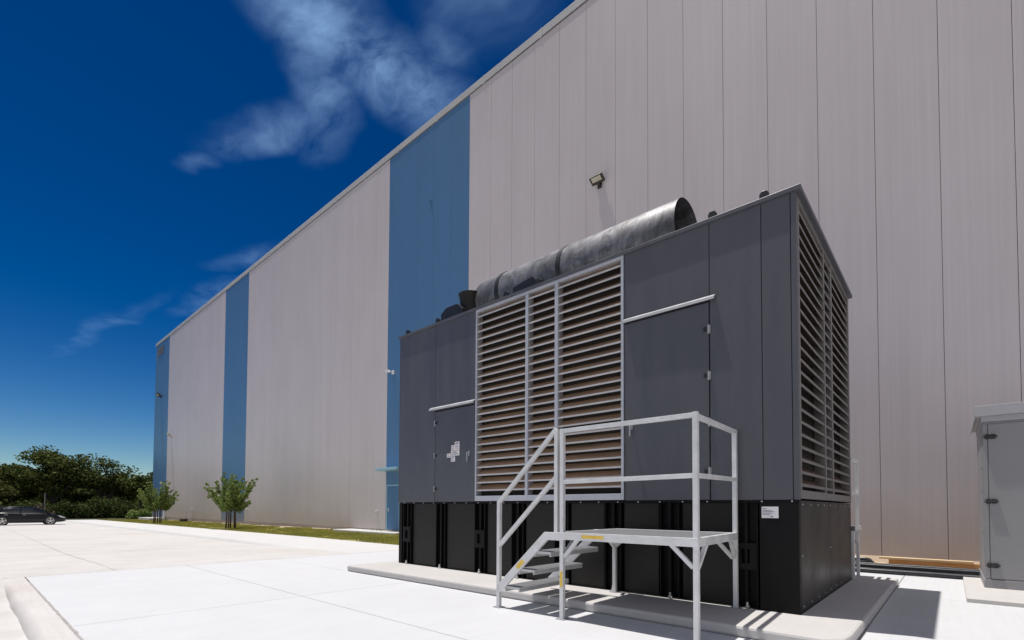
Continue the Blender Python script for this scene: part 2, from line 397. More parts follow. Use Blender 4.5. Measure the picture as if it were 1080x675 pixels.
# apron slabs with open joints
ap = MB(); gp = .005
X0 = [-12.095,-6.83,-.69,5.4,11.5,18]; Y0 = [.80,3.23,5.085,9.2,12.9]
for i in range(len(X0)-1):
    for j in range(len(Y0)-1):
        if X0[i] in (-6.83,) and Y0[j] == 5.085: pass
        ap.box(X0[i]+gp, X0[i+1]-gp, Y0[j]+gp, Y0[j+1]-gp, -.12, 0)
tag(ap.build('apron', M['apron'], bevel=.004), kind='structure')
ub = MB(); ub.box(-12.07,18,.83,12.9,-.3,-.05); tag(ub.build('apron_subbase', M['joint']), kind='structure')
# rolled kerb along the apron's near edge, dying into the lot at its far end
kb = MB(); prof = [(.79,0),(.70,.0),(.64,-.004),(.59,-.018),(.55,-.048),(.525,-.095),(.505,-.16),(.50,-.4),(.79,-.4)]
kx = lin(-12.1,-10.1,10) + lin(-9.6,18,30)
n = len(prof)
for x in kx:
    t = sm(-12.0,-10.3,x)
    for (y,z) in prof:
        zz = z if z < -.3 else z*(.05+.95*t)
        kb.v.append((x, y + (.02*mnoise.noise((x*1.3,0,0)) if .3<y<.6 else 0), zz))
for i in range(len(kx)-1):
    for k in range(n): kb.f.append((i*n+k, i*n+(k+1)%n, (i+1)*n+(k+1)%n, (i+1)*n+k))
kb.f.append(tuple(range(n))); kb.f.append(tuple((len(kx)-1)*n+k for k in range(n)))
tag(kb.build('kerb', M['kerb'], smooth=True), kind='structure')
# ragged sealant line between kerb and apron
sb = MB(); px = lin(-11.25,14,240)
for a, c in zip(px, px[1:]):
    wa = .012+.008*mnoise.noise((a*3,1,0)); wc = .012+.008*mnoise.noise((c*3,1,0)); ya = .795+.010*mnoise.noise((a*5,4,0)); yc = .795+.010*mnoise.noise((c*5,4,0))
    sb.add([(a,ya-wa,.004),(c,yc-wc,.004),(c,yc+wc,.004),(a,ya+wa,.004)], [(0,1,2,3)])
tag(sb.build('kerb_joint', M['joint'], fix=False), kind='structure')

# raised walk between lot and lawn, with its kerb face
wk = MB(); wx = lin(-68,-20,24) + lin(-19,-12.105,7)
wp = [(7.08,-.4),(7.10,-.15),(7.13,-.11),(7.18,-.04),(7.23,-.010),(7.29,0),(7.36,0),(9.72,.0),(9.72,-.4)]; n = len(wp)
for x in wx:
    for (y,z) in wp: wk.v.append((x, y, zwalk(x) + (z if z < -.3 or y > 7.3 else z*sm(-12.2,-20,x))))
for i in range(len(wx)-1):
    for k in range(n): wk.f.append((i*n+k, i*n+(k+1)%n, (i+1)*n+(k+1)%n, (i+1)*n+k))
wk.f.append(tuple(range(n))); wk.f.append(tuple((len(wx)-1)*n+k for k in range(n)))
tag(wk.build('walkway', M['walk'], smooth=True), kind='structure')
# lot strip is closed off where walk meets apron (same level)
# lawn and bare strip along the wall
def zl(x, y):
    far = zwalk(x) - .02
    return far + sm(12.6,14.0,y)*(.06 if x < -24 else .1) + .015*mnoise.noise((x*.6,y*.6,0))
grid('lawn', lin(-68,-12.1,70), lin(9.7,14.2,12), zl, M['turf'])
grid('dirt_strip', lin(-58,-24.2,60), [13.45,13.6,13.8,14.1], lambda x,y: zl(x,y)+.012+.02*mnoise.noise((x*2,y*2,3))*(y>13.5) - .03*(y<13.5), M['dirt'])
grid('backfill', lin(-12.1,20,60), lin(12.89,14.3,10), lambda x,y: -.01 + .20*sm(13.0,14.05,y) + .015*mnoise.noise((x*2,y*3,3))*sm(12.9,13.2,y), M['dirt'])
# grass blades on the lawn: nobody could count them
rng = np.random.default_rng(3)
nb = 70000
gx = -12.3 - (rng.random(nb)**1.25)*55; gy = 9.72 + rng.random(nb)*(3.95 + .25*(np.sin(gx*1.7)))
dens = np.array([mnoise.noise((x*.5,y*.9,9)) for x,y in zip(gx,gy)])
keep = dens > -.35 - .0*gx
gx = gx[keep]; gy = gy[keep]; nb = len(gx)
gz = np.array([zl(x,y) for x,y in zip(gx,gy)])
an = rng.random(nb)*6.283; hh = .035+.05*rng.random(nb); ww = .012+.014*rng.random(nb)*(1+(-gx)/40); le = (rng.random((nb,2))-.5)*.06
vv = np.zeros((nb,3,3)); vv[:,0] = np.stack([gx-np.cos(an)*ww, gy-np.sin(an)*ww, gz-.01],1); vv[:,1] = np.stack([gx+np.cos(an)*ww, gy+np.sin(an)*ww, gz-.01],1); vv[:,2] = np.stack([gx+le[:,0], gy+le[:,1], gz+hh],1)
gb = MB(); gb.v = [tuple(v) for v in vv.reshape(-1,3)]; gb.f = [(3*i,3*i+1,3*i+2) for i in range(nb)]
tag(gb.build('grass', M['grass'], fix=False), 'short yellowish green grass covering the lawn strip along the warehouse', 'grass', kind='stuff')

# equipment pad under the generator: bull-nosed edge and one chamfered corner
pp = [(-8.86,5.09),(-.80,5.09),(-.72,5.17),(-.69,5.9),(-.675,10.42),(-8.86,10.42)]
pd = MB(); pd.prism([(-8.86,5.085),(-.86,5.085),(-.715,5.20),(-.69,5.45),(-.68,10.42),(-8.86,10.42)], 'z', .001, .112)
tag(pd.build('equipment_pad', M['pad'], bevel=.028, smooth=False), kind='structure')

# ------------------------------------------------------------------ warehouse
WY = 14.081; WT = 19.21
wh = thing('warehouse', 'huge windowless warehouse clad in grey metal panels with blue vertical stripes', 'warehouse', (-20,40,0))
core = MB(); core.box(-65.3,22,WY+.12,70,-.6,WT-.6); core.build('wall_backing', M['seal'], wh)
rf = MB(); rf.box(-65.3,22,WY+.12,70,WT-.6,WT-.45); rf.build('roof', M['roofing'], wh)
edges = [22,-15.077,-20.948,-39.153,-43.994,-60.117,-65.454]
def panels(xs, mat, name, z0=.16, gap=.004):
    b = MB()
    for a, c in zip(xs, xs[1:]):
        lo_, hi_ = min(a,c)+gap, max(a,c)-gap
        # each sheet sits a millimetre or two in or out of true
        j = random.uniform(-.0015,.0015)
        b.box(lo_, hi_, WY+j, WY+.1, z0, WT-.32)
    return b.build(name, mat, wh, bevel=gap*1.2)
rx = [-15.077] + [-9.218+1.1438*i for i in range(-4,28)]
panels(rx, M['wall'], 'grey_cladding')
panels(lin(-20.948,-15.077,5), M['blue'], 'blue_cladding', gap=.0022)
panels(lin(-39.153,-20.948,16), M['wall'], 'grey_cladding', gap=.0018)
panels(lin(-43.994,-39.153,4), M['blue'], 'blue_cladding', gap=.0015)
panels(lin(-60.117,-43.994,14), M['wall'], 'grey_cladding', gap=.0012)
panels(lin(-65.454,-60.117,5), M['blue'], 'blue_cladding')
e = MB(); e.box(-65.5,-65.36,WY+.02,70,.1,WT-.3); e.build('end_cladding', M['blue'], wh)
pl = MB(); pl.box(-65.4,22,WY+.015,WY+.11,-.5,.155); pl.build('plinth', M['plinth'], wh)
cp = MB(); cx_ = lin(-65.56, 22, 29)
for a, c in zip(cx_, cx_[1:]):
    cp.box(a+.004, c-.004, WY-.022, WY+.4, WT-.30, WT)
for a in cx_[1:-1]: cp.box(a-.06, a+.06, WY-.028, WY+.3, WT-.335, WT+.004)
cp.build('roof_coping', M['coping'], wh, bevel=.01)
dr = MB(); dr.box(-65.4,22,WY-.012,WY+.02,WT-.36,WT-.30); dr.build('coping_trim', M['seal'], wh)
# personnel door in the near blue stripe
def door(x0, x1, zt, zc, canopy_x):
    d = MB(); d.box(x0+.06,x1-.06,WY-.022,WY+.03,.17,zt-.06); dd = d.build('door', M['doorblue'], wh, bevel=.004)
    f = MB(); f.box(x0,x0+.055,WY-.04,WY+.05,.13,zt).box(x1-.055,x1,WY-.04,WY+.05,.13,zt).box(x0+.055,x1-.055,WY-.04,WY+.05,zt-.055,zt); f.build('door_frame', M['canopy'], dd)
    h = MB(); h.tube([(x0+.17,WY-.02,1.12),(x0+.17,WY-.085,1.12),(x0+.30,WY-.085,1.12)], .014, 8); h.box(x0+.13,x0+.21,WY-.034,WY-.02,1.04,1.22); h.build('handle', M['steel'], dd)
    if canopy_x:
        c = MB(); c.prism([(WY-.001,zc+.20),(WY-.62,zc+.12),(WY-.62,zc),(WY-.001,zc)], 'x', canopy_x[0], canopy_x[1]); c.build('door_canopy', M['canopy'], wh, bevel=.01)
door(-20.85,-19.75,2.35,3.02,(-20.98,-19.2))
door(-62.6,-61.4,2.35,3.3,None)
ls = MB(); ls.box(-24.0,-18.6,12.95,14.06,-.25,.10); tag(ls.build('door_landing', M['walk'], bevel=.015), kind='structure')
ls = MB(); ls.box(-64.5,-60.0,12.7,14.06,-.5,.06); tag(ls.build('door_landing', M['walk'], bevel=.015), kind='structure')
dp = MB(); dp.box(-60.30,-60.13,WY-.14,WY-.005,.1,3.2); dp.build('downspout', M['white'], wh, bevel=.01)

# things fixed to the wall
def floodlight(x, z, label, s=1.0, body='lampbody', tilt=48):
    t = thing('wall_lamp', label, 'wall lamp', (x,WY,z), 0, 'floodlights on the warehouse wall')
    a = MB(); a.box(-.08*s,.08*s,-.035,0,-.10*s,.12*s); a.tube([(0,-.03,.0),(0,-.12*s,.09*s)], .03*s, 10); a.build('arm', M[body], t, local=True)
    Mx = Matrix.Rotation(R(-tilt),3,'X')
    c = Vector((0,-.205*s,.14*s))
    h = MB(); h.obox(c, .52*s, .30*s, .075*s, Mx); h.obox(c+Mx@Vector((0,.10*s,.055*s)), .34*s, .17*s, .05*s, Mx)
    for i in range(-3,4): h.obox(c+Mx@Vector((i*.065*s,-.07*s,.05*s)), .012*s, .2*s, .035*s, Mx)
    hd = h.build('lamp_head', M[body], t, bevel=.012*s, local=True)
    l = MB(); l.obox(c+Mx@Vector((0,-.03*s,-.040*s)), .38*s, .17*s, .012*s, Mx); l.build('lens', M['lens'], hd, local=True)
    return t
floodlight(-8.66, 12.10, 'black floodlight with pale lens high on the grey wall above the exhaust silencer', .92, tilt=30)
floodlight(-62.88, 12.9, 'tiny dark floodlight high on the farthest blue stripe', 1.3)
floodlight(-58.6, 8.25, 'small pale wall lamp on the grey wall beside the farthest blue stripe', 1.2, 'coping')
floodlight(-60.45, 3.35, 'pale wall lamp low on the far wall above the farther young tree', 1.3, 'coping')
t = thing('security_camera', 'white security camera on the blue stripe left of the generator', 'security camera', (-20.45,WY,7.9))
a = MB(); a.box(-.09,.09,-.03,0,-.1,.1); a.tube([(0,-.02,0),(0,-.28,.02)], .03, 8); a.build('bracket', M['white'], t, local=True)
a = MB(); a.obox((-.05,-.30,.0), .22, .13, .12, Matrix.Rotation(R(-12),3,'Z')); a.tube([(.05,-.28,-.02),(.16,-.28,-.05)], .055, 10); a.build('housing', M['white'], t, local=True, bevel=.02)
t = thing('wall_bracket', 'small metal hook bracket high on the blue stripe above the generator', 'bracket', (-17.6,WY,15.1))
a = MB(); a.box(-.04,.04,-.02,0,-.15,.2); a.tube([(0,-.01,.15),(0,-.14,.18),(0,-.16,.02)], .022, 8); a.build('hook', M['blue'], t, local=True)
a = MB(); a.box(-64.6,-62.2,WY-.03,WY-.004,17.55,18.5)
t = a.build('wall_vent', M['doorblue'], bevel=.01); tag(t, 'dark blue vent panel at the top corner of the farthest blue stripe', 'vent')
s2 = MB()
for i in range(7): s2.box(-64.5,-62.3,WY-.05,WY-.031,17.62+i*.12,17.68+i*.12)
s2.build('vent_slats', M['seal'], t)
def outlet(x, z, label):
    a = MB(); a.box(x-.07,x+.07,WY-.10,WY-.003,z-.12,z+.12); o = a.build('outlet_box', M['white'], bevel=.012); tag(o, label, 'outlet box', 'outlet boxes on the warehouse wall')
    c = MB(); c.box(x-.05,x+.05,WY-.115,WY-.101,z-.08,z+.08); c.build('cover', M['coping'], o)
outlet(-21.7,.96,'pale outlet box on the grey wall left of the blue door')
outlet(-51.3,.95,'pale outlet box low on the grey wall between the two young trees')
outlet(-38.6,1.0,'pale outlet box on the grey wall just right of the nearer young tree')
t = thing('ground_box', 'small dark junction box with a thin pipe on the grass by the far wall', 'junction box', (-50.9,13.3,zl(-50.9,13.3)))
a = MB(); a.box(-.45,.45,-.2,.2,-.05,.22); a.build('box', M['hinge'], t, bevel=.02, local=True)
a = MB(); a.box(-.47,.47,-.22,.22,.22,.26); a.build('lid', M['lampbody'], t, bevel=.01, local=True)
a = MB(); a.tube([(.25,.1,.25),(.25,.1,.9)], .025, 8); a.build('pipe', M['galv'], t, local=True)

# ------------------------------------------------------------------ generator
GX0, GX1, GY0, GY1 = -8.512, -1.229, 6.041, 9.726
ZB, ZM, ZT = .112, 1.354, 4.80
gen = thing('generator', 'large dark grey standby generator enclosure with silver louvres on a black fuel tank', 'generator', ((GX0+GX1)/2,(GY0+GY1)/2,ZB))
c = MB(); c.box(GX0+.05,GX1-.16,GY0+.16,GY1-.05,ZM,ZT-.03); c.build('inner_core', M['gen_core'], gen)
# front skin: separate sheets with open seams; the louvre opening is left free
LX0, LX1 = -6.262, -3.338
fx = [GX0, -7.372, LX0]; 
def sheet(x0,x1,z0,z1,nm='side_panel', y=GY0, mat='gen'):
    b = MB(); b.box(x0+.003,x1-.003,y,y+.05,z0,z1); return b.build(nm, M[mat], gen, bevel=.005)
sheet(GX0,-7.372,ZM,ZT-.04); sheet(-7.372,LX0-.01,3.10,ZT-.04)
sheet(LX1+.01,-2.172,3.80,ZT-.04); sheet(-2.172,-1.584,ZM,ZT-.04); sheet(-1.584,GX1-.055,ZM,ZT-.04)
b = MB(); b.box(GX1-.052,GX1+.004,GY0-.004,GY0+.075,ZM,ZT-.04); b.build('corner_post', M['gen'], gen, bevel=.008)
b = MB(); b.box(GX0-.03,GX0+.0,GY0+.002,GY1,ZM,ZT-.04); b.build('end_panel', M['gen'], gen, bevel=.008)
b = MB(); b.box(GX0,GX1,GY1-.05,GY1,ZM,ZT-.04); b.build('rear_panel', M['gen'], gen)
# roof tray with a thin lip
b = MB(); b.box(GX0-.045,GX1+.055,GY0-.028,GY1+.05,ZT-.045,ZT+.005)
b.box(GX0,GX1,GY0+.05,GY1-.05,ZT+.005,ZT+.03); b.build('roof', M['gen'], gen, bevel=.006)
for (x,y) in ((-8.38,GY0+.06),(-7.42,GY0+.06),(-2.155,GY0+.06),(-1.565,GY0+.06),(-4.9,GY0+.05),(-5.6,GY0+.05)):
    b = MB(); b.prism([(x-.05,ZT),(x+.05,ZT),(x+.05,ZT+.10),(x+.025,ZT+.135),(x-.025,ZT+.135),(x-.05,ZT+.10)], 'y', y, y+.05); b.build('lifting_lug', M['hinge'], gen, bevel=.006)
# doors
def gdoor(x0,x1,z0,z1,hx,hz,handx,handz,side):
    b = MB(); b.box(x0+.006,x1-.006,GY0-.004,GY0+.045,z0,z1-.01); d = b.build('door', M['gen'], gen, bevel=.006)
    for z in hz:
        h = MB(); h.box(hx-.018,hx+.018,GY0-.012,GY0-.005,z-.05,z+.05); h.tube([(hx,GY0-.018,z-.055),(hx,GY0-.018,z+.055)], .009, 8); h.build('hinge', M['galv'], d)
        h = MB(); h.box(hx-side*.045-.014,hx-side*.045+.014,GY0-.03,GY0-.0165,z-.02,z+.03); h.build('hinge_bolt', M['hinge'], d)
    h = MB(); h.box(handx-.018,handx+.018,GY0-.012,GY0-.005,handz-.03,handz+.06); h.tube([(handx,GY0-.012,handz+.03),(handx,GY0-.055,handz+.03),(handx,GY0-.055,handz-.13)], .011, 8); h.build('handle', M['galv'], d)
    return d
dl = gdoor(-7.368,LX0-.012,ZM+.004,3.09,-7.372,(2.86,2.235,1.60),-6.42,2.20,-1)
drr = gdoor(LX1+.012,-2.176,ZM+.004,3.79,-2.176,(3.44,2.87,2.30,1.70),-3.22,2.35,1)
for (x0,x1,z) in ((-7.50,LX0-.012,3.13),(LX1+.012,-2.10,3.81)):
    b = MB(); b.prism([(GY0-.001,z+.045),(GY0-.055,z+.012),(GY0-.055,z-.022),(GY0-.045,z-.022),(GY0-.043,z+.0),(GY0-.001,z+.025)], 'x', x0, x1); b.build('drip_rail', M['drip'], gen, bevel=.002)
# stickers on the left door
for i,(x,z,w,h) in enumerate(((-6.845,2.35,.10,.10),(-6.735,2.395,.125,.125),(-6.735,2.265,.125,.125),(-6.845,2.245,.12,.10),(-6.965,2.215,.10,.075),(-6.845,2.14,.11,.09))):
    b = MB(); b.box(x-w/2,x+w/2,GY0-.0075,GY0-.0045,z-h/2,z+h/2); s = b.build('warning_sticker', M['white'], dl)
    k = MB(); k.box(x-w*.38,x+w*.36,GY0-.009,GY0-.0078,z+h*.18,z+h*.34)
    k.build('print_band', M['redink'] if i%2==0 else M['ink'], dl)
    k = MB()
    for j in range(3): k.box(x-w*.38,x+w*(.34-.1*j),GY0-.009,GY0-.0078,z-h*.36+j*h*.15,z-h*.30+j*h*.15)
    k.build('print_lines', M['ink'], dl)

# front louvre
lv = MB(); fy = GY0-.012
for (x0,x1) in ((LX0,LX0+.035),(-5.108,-5.050),(-4.518,-4.456),(LX1-.04,LX1)): lv.box(x0,x1,fy,GY0+.13,ZM+.012,ZT-.012)
for a,c_ in ((LX0+.035,-5.108),(-5.050,-4.518),(-4.456,LX1-.04)):
    lv.box(a,c_,fy+.001,GY0+.13,ZM+.012,ZM+.10); lv.box(a,c_,fy+.001,GY0+.13,ZT-.085,ZT-.012)
louv = b_l = lv.build('louvre', M['louvre'], gen, bevel=.004)
b = MB(); b.box(LX0+.02,LX1-.02,GY0+.135,GY0+.15,ZM+.02,ZT-.03); b.build('dark_backing', M['mesh'], louv)  # solid dark sheet painted as the shade behind the blades
def lips(x0,x1,zs,axis='x',lip=.020,f0=GY0+.002):
    o = MB()
    for z in zs:
        if axis == 'x': o.box(x0,x1,f0,f0+.005,z-lip,z+.006)
        else: o.box(f0-.005,f0,x0,x1,z-lip,z+.006)
    return o
def webs(x0,x1,zs,axis='x',depth=.115,rise=.088,f0=GY0+.002):
    o = MB(); sg = 1 if axis == 'x' else -1; f = f0 + sg*.0055
    for z in zs: o.prism([(f,z-.002),(f,z+.003),(f+sg*depth,z+rise+.005),(f+sg*depth,z+rise)], axis, x0, x1)
    return o
zs = [4.635-.1337*i for i in range(24)]
for a,c_ in ((LX0+.035,-5.108),(-5.050,-4.518),(-4.456,LX1-.04)):
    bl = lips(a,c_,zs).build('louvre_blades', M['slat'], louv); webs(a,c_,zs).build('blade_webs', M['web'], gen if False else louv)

# end louvre (right-hand end)
lx = GX1+.004
sl = MB()
yy = [GY0+.08,GY0+.14, 7.56,7.63, 8.09,8.17, GY1-.11,GY1-.02]
for k in range(0,8,2): sl.box(GX1-.13,lx,yy[k],yy[k+1],ZM+.015,ZT-.046)
for k in (1,3,5):
    sl.box(GX1-.13,lx-.001,yy[k],yy[k+1],ZM+.015,ZM+.11); sl.box(GX1-.13,lx-.001,yy[k],yy[k+1],ZT-.10,ZT-.046)
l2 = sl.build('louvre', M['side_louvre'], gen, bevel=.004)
b = MB(); b.box(GX1-.155,GX1-.135,GY0+.08,GY1-.02,ZM+.02,ZT-.05); b.build('dark_backing', M['mesh'], l2)  # dark sheet again in place of the shaded interior
zs2 = [4.62-.1405*i for i in range(23)]
for k in (1,3,5):
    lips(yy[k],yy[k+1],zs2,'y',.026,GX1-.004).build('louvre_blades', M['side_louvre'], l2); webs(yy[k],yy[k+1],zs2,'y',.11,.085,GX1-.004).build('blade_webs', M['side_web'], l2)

# black base tank
TB = MB(); TB.box(GX0+.02,GX1-.05,GY0+.085,GY1-.02,ZB+.012,ZM-.004); tank = TB.build('fuel_tank', M['tank'], gen)
b = MB(); b.box(GX0+.01,GX1-.002,GY0+.004,GY1,ZB+.001,ZB+.011); b.build('base_flange', M['tank'], tank)
b = MB(); b.box(GX0+.004,GX1-.004,GY0+.002,GY0+.10,ZM-.028,ZM-.005); b.build('top_rail', M['tank'], tank)
ribs = [-8.24,-7.205,-6.15,-5.28,-4.40,-3.52,-2.70,-1.78]
for i,x in enumerate(ribs):
    r_ = MB(); w = .13
    r_.box(x-w,x-w+.016,GY0+.006,GY0+.084,ZB+.012,ZM-.03); r_.box(x+w-.016,x+w,GY0+.006,GY0+.084,ZB+.012,ZM-.03); r_.box(x-.018,x+.018,GY0+.02,GY0+.084,ZB+.012,ZM-.03)
    # round stiffening dimples on either side of the web
    for zz in (1.08,.39):
        for dx in (-.07,.07): r_.tube([(x+dx,GY0+.083,zz),(x+dx,GY0+.072,zz)], .05, 14)
    ro = r_.build('rib', M['tank'], tank, bevel=.003)
    if i in (0,2,7):
        q = MB(); z0,z1 = .555,.86
        q.box(x-.12,x-.045,GY0-.004,GY0+.005,z0,z1).box(x+.045,x+.12,GY0-.004,GY0+.005,z0,z1).box(x-.045,x+.045,GY0-.004,GY0+.005,z0,z0+.07).box(x-.045,x+.045,GY0-.004,GY0+.005,z1-.07,z1)
        q.build('lifting_plate', M['tank'], tank)
    q = MB(); q.tube([(x+.02,GY0-.02,ZB+.002),(x+.02,GY0-.02,ZB+.075)], .014, 8); q.tube([(x+.02,GY0-.02,ZB+.012),(x+.02,GY0-.02,ZB+.035)], .026, 6); q.build('anchor_bolt', M['steel'], tank)
for a,c_ in ((GX0+.0,GX0+.10),):
    b = MB(); b.box(a,c_,GY0+.004,GY0+.08,ZB+.012,ZM-.03); b.build('tank_post', M['tank'], tank, bevel=.004)
for a,c_ in zip(ribs,ribs[1:]):
    b = MB(); b.box(a+.16,c_-.16,GY0+.045,GY0+.088,ZB+.012,ZM-.03); b.build('tank_panel', M['tank_side'], tank, bevel=.004)
b = MB(); b.box(ribs[-1]+.15,GX1-.004,GY0+.002,GY0+.09,ZB+.012,ZM-.03); b.build('tank_panel', M['tank'], tank, bevel=.004)
for (y0,y1) in ((GY0+.10,7.85),(7.86,GY1-.01)):
    b = MB(); b.box(GX1-.05,GX1-.006,y0,y1,ZB+.012,ZM-.008); b.build('tank_end_panel', M['tank_side'], tank, bevel=.005)
def bolt(p,q,r):
    b = MB(); b.tube([p,q],r,8); b.build('bolt', M['galv'], tank)
for i in range(24):
    x = GX0+.2+i*.305
    if x < GX1-.05: bolt((x,GY0+.002,ZM-.017),(x,GY0-.010,ZM-.017),.009)
for i in range(9):
    y = GY0+.17+i*.41; bolt((GX1-.007,y,ZM-.05),(GX1+.006,y,ZM-.05),.010); bolt((GX1-.007,y,ZB+.07),(GX1+.006,y,ZB+.07),.010)
for y in (GY0+.13,7.80,7.91,GY1-.06): bolt((GX1-.007,y,.74),(GX1+.006,y,.74),.010)
b = MB(); b.box(-1.605,-1.433,GY0-.002,GY0+.001,1.150,1.278); nb_ = b.build('data_label', M['white'], tank)
k = MB()
for z,x1 in ((1.255,-1.55),(1.236,-1.50),(1.222,-1.47),(1.205,-1.50),(1.190,-1.52)): k.box(-1.595,x1,GY0-.004,GY0-.0022,z-.003,z+.003)
k.box(-1.515,-1.488,GY0-.004,GY0-.0022,1.162,1.172); k.build('print_lines', M['ink'], nb_)

# exhaust silencer and roof gear
MY, MZ, MR = 7.10, 5.345, .485
b = MB(); n = 40
xs_ = [-7.03,-6.97,-6.88,-2.86]; rs_ = [MR*.80,MR*.93,MR,MR]
b.tube([(x,MY,MZ) for x in xs_], rs_, n, cap=False)
base_ = len(b.v)
b.f.append(tuple(range(n)))
# open outlet: inner wall going back in
b.tube([(-2.86,MY,MZ),(-2.86,MY,MZ)], [MR,MR-.012], n, cap=False); b.tube([(-2.861,MY,MZ),(-4.1,MY,MZ)], [MR-.012,MR-.012], n, cap=False)
mu = b.build('exhaust_silencer', M['muffler'], gen, smooth=True)
s = MB(); s.tube([(-3.3,MY,MZ),(-3.32,MY,MZ)], MR-.013, n); s.build('dark_disc', M['mesh'], mu)  # dark disc added to make the inside of the outlet look shaded
for x in (-6.33,-4.90):
    s = MB(); s.tube([(x-.045,MY,MZ),(x+.045,MY,MZ)], MR+.010, n, cap=True); s.build('band', M['hinge'], mu, smooth=True)
for x in (-6.42,-5.0,-3.4):
    s = MB(); s.prism([(MY-.42,ZT+.03),(MY+.42,ZT+.03),(MY+.36,MZ-.30),(MY-.36,MZ-.30)], 'x', x-.03, x+.03); s.box(x-.09,x+.09,MY-.5,MY-.38,ZT+.03,ZT+.13); s.build('saddle', M['hinge'], mu)
s = MB(); s.prism([(-5.72,ZT+.02),(-5.18,ZT+.02),(-5.10,ZT+.22),(-5.26,ZT+.40),(-5.72,ZT+.34)], 'y', 6.40, 6.58); s.build('lifting_beam', M['hinge'], gen, bevel=.01)
s = MB(); s.tube([(-7.10,6.70,ZT+.01),(-7.10,6.70,5.20),(-7.10,6.70,5.24),(-7.10,6.70,5.44),(-7.10,6.70,5.485),(-7.10,6.70,5.49)], [.20,.20,.21,.235,.255,.245], 24, cap=False)
s.f.append(tuple(len(s.v)-24+k for k in range(24))); s.build('rain_cap', M['tank_side'], gen, smooth=True)
s = MB(); s.prism([(-7.62,ZT+.02),(-6.98,ZT+.02),(-6.98,ZT+.30),(-7.14,ZT+.43),(-7.46,ZT+.43),(-7.62,ZT+.33)], 'y', 6.36, 6.66); s.build('vent_hood', M['hinge'], gen, bevel=.01)

# ------------------------------------------------------------------ front work platform
def sqt(b, p, q, w=.048): b.bar(p,q,w,w,(0,1,0) if abs(Vector(q).z-Vector(p).z) > abs(Vector(q).x-Vector(p).x)+abs(Vector(q).y-Vector(p).y) else (0,0,1)); return b
FY, BY = 4.555, 5.965; DZ0, DZ1 = .895, .978
pf = thing('work_platform', 'aluminium access platform with steps and handrails standing before the generator front', 'platform', (-2.9,5.2,0))
def part(nm, bb, mat='alu', par=None, bevel=.003): return bb.build(nm, M[mat], par or pf, bevel=bevel)
def post(p, q, nm='post', foot=True):
    b = MB(); sqt(b,p,q); o = part(nm,b)
    if foot: f = MB(); f.box(p[0]-.055,p[0]+.055,p[1]-.055,p[1]+.055,p[2],p[2]+.008); part('foot_plate',f,'galv',o,0)
    return o
p_stair = post((-4.275,FY,.001),(-4.275,FY,1.335)); post((-3.375,FY,.93),(-3.375,FY,2.155),foot=False)
p2 = post((-3.295,FY,.001),(-3.295,FY,2.15)); p3 = post((-1.772,FY,.001),(-1.772,FY,2.155)); p4 = post((-1.868,BY,.113),(-1.868,BY,2.165)); p5 = post((-3.44,BY,.113),(-3.44,BY,DZ0))
for nm,p,q in (('handrail',(-3.27,FY,2.127),(-1.797,FY,2.127)),('mid_rail',(-3.27,FY,1.545),(-1.797,FY,1.560)),
               ('handrail',(-1.80,FY+.025,2.132),(-1.868,BY-.025,2.142)),('mid_rail',(-1.80,FY+.025,1.565),(-1.868,BY-.025,1.59))):
    b = MB(); sqt(b,p,q,.045); part(nm,b)
b = MB(); sqt(b,(-4.27,FY-.001,1.325),(-3.38,FY-.001,2.160),.045); part('stair_handrail',b)
b = MB(); sqt(b,(-4.27,FY-.001,.775),(-3.38,FY-.001,1.605),.045); part('stair_mid_rail',b)
# deck: channel frame and gritted plate
b = MB(); b.box(-3.40,-1.745,FY-.028,FY+.012,DZ0,DZ1); b.box(-3.40,-1.845,BY-.05,BY-.01,DZ0,DZ1); b.box(-3.40,-3.362,FY+.012,BY-.05,DZ0,DZ1); b.prism([(-1.80,FY+.012),(-1.747,FY+.012),(-1.845,BY-.05),(-1.898,BY-.05)],'z',DZ0,DZ1)
part('deck_frame',b)
b = MB(); b.prism([(-3.36,FY+.014),(-1.802,FY+.014),(-1.900,BY-.052),(-3.36,BY-.052)],'z',DZ1-.03,DZ1-.004); part('deck',b,'deck',None,0)
# stringers
for y in (FY-.004, 5.62):
    b = MB(); b.prism([(-4.30,.20),(-4.235,.20),(-3.50,.882),(-3.30,.882),(-3.30,.972),(-3.54,.972),(-4.30,.27)], 'y', y-.02, y+.02); part('stringer',b)
for (x,z) in ((-3.60,.725),(-3.845,.495),(-4.07,.262)):
    b = MB(); b.box(x-.125,x+.125,FY+.018,5.60,z-.016,z+.016); b.box(x-.125,x-.105,FY+.018,5.60,z-.055,z-.016); b.box(x+.105,x+.125,FY+.018,5.60,z-.042,z-.016); tr = part('tread',b,'tread')
    b = MB(); b.box(x-.118,x+.118,FY+.03,5.59,z+.0165,z+.0205); part('grip_strip',b,'deck',tr,0)
for (a,c_) in (((-3.27,FY+.004,.70),(-3.08,FY+.004,.91)),((-1.80,FY+.004,.70),(-2.02,FY+.004,.91)),((-1.772,FY+.03,.70),(-1.772,FY+.24,.91)),((-3.295,FY+.03,.70),(-3.295,FY+.24,.91)),
               ((-1.895,BY,.68),(-2.10,BY-.004,.90)),((-1.868,BY-.03,.70),(-1.84,BY-.25,.90)),((-3.415,BY,.74),(-3.22,BY,.90)),((-3.46,BY,.74),(-3.62,BY,.90)),((-3.44,BY-.03,.74),(-3.42,BY-.2,.90))):
    b = MB(); b.bar(a,c_,.04,.035,(0,1,0)); part('brace',b,'alu',None,.002)
b = MB(); b.box(-3.64,-3.40,BY-.03,BY-.0,DZ0,.935); part('deck_bracket',b)
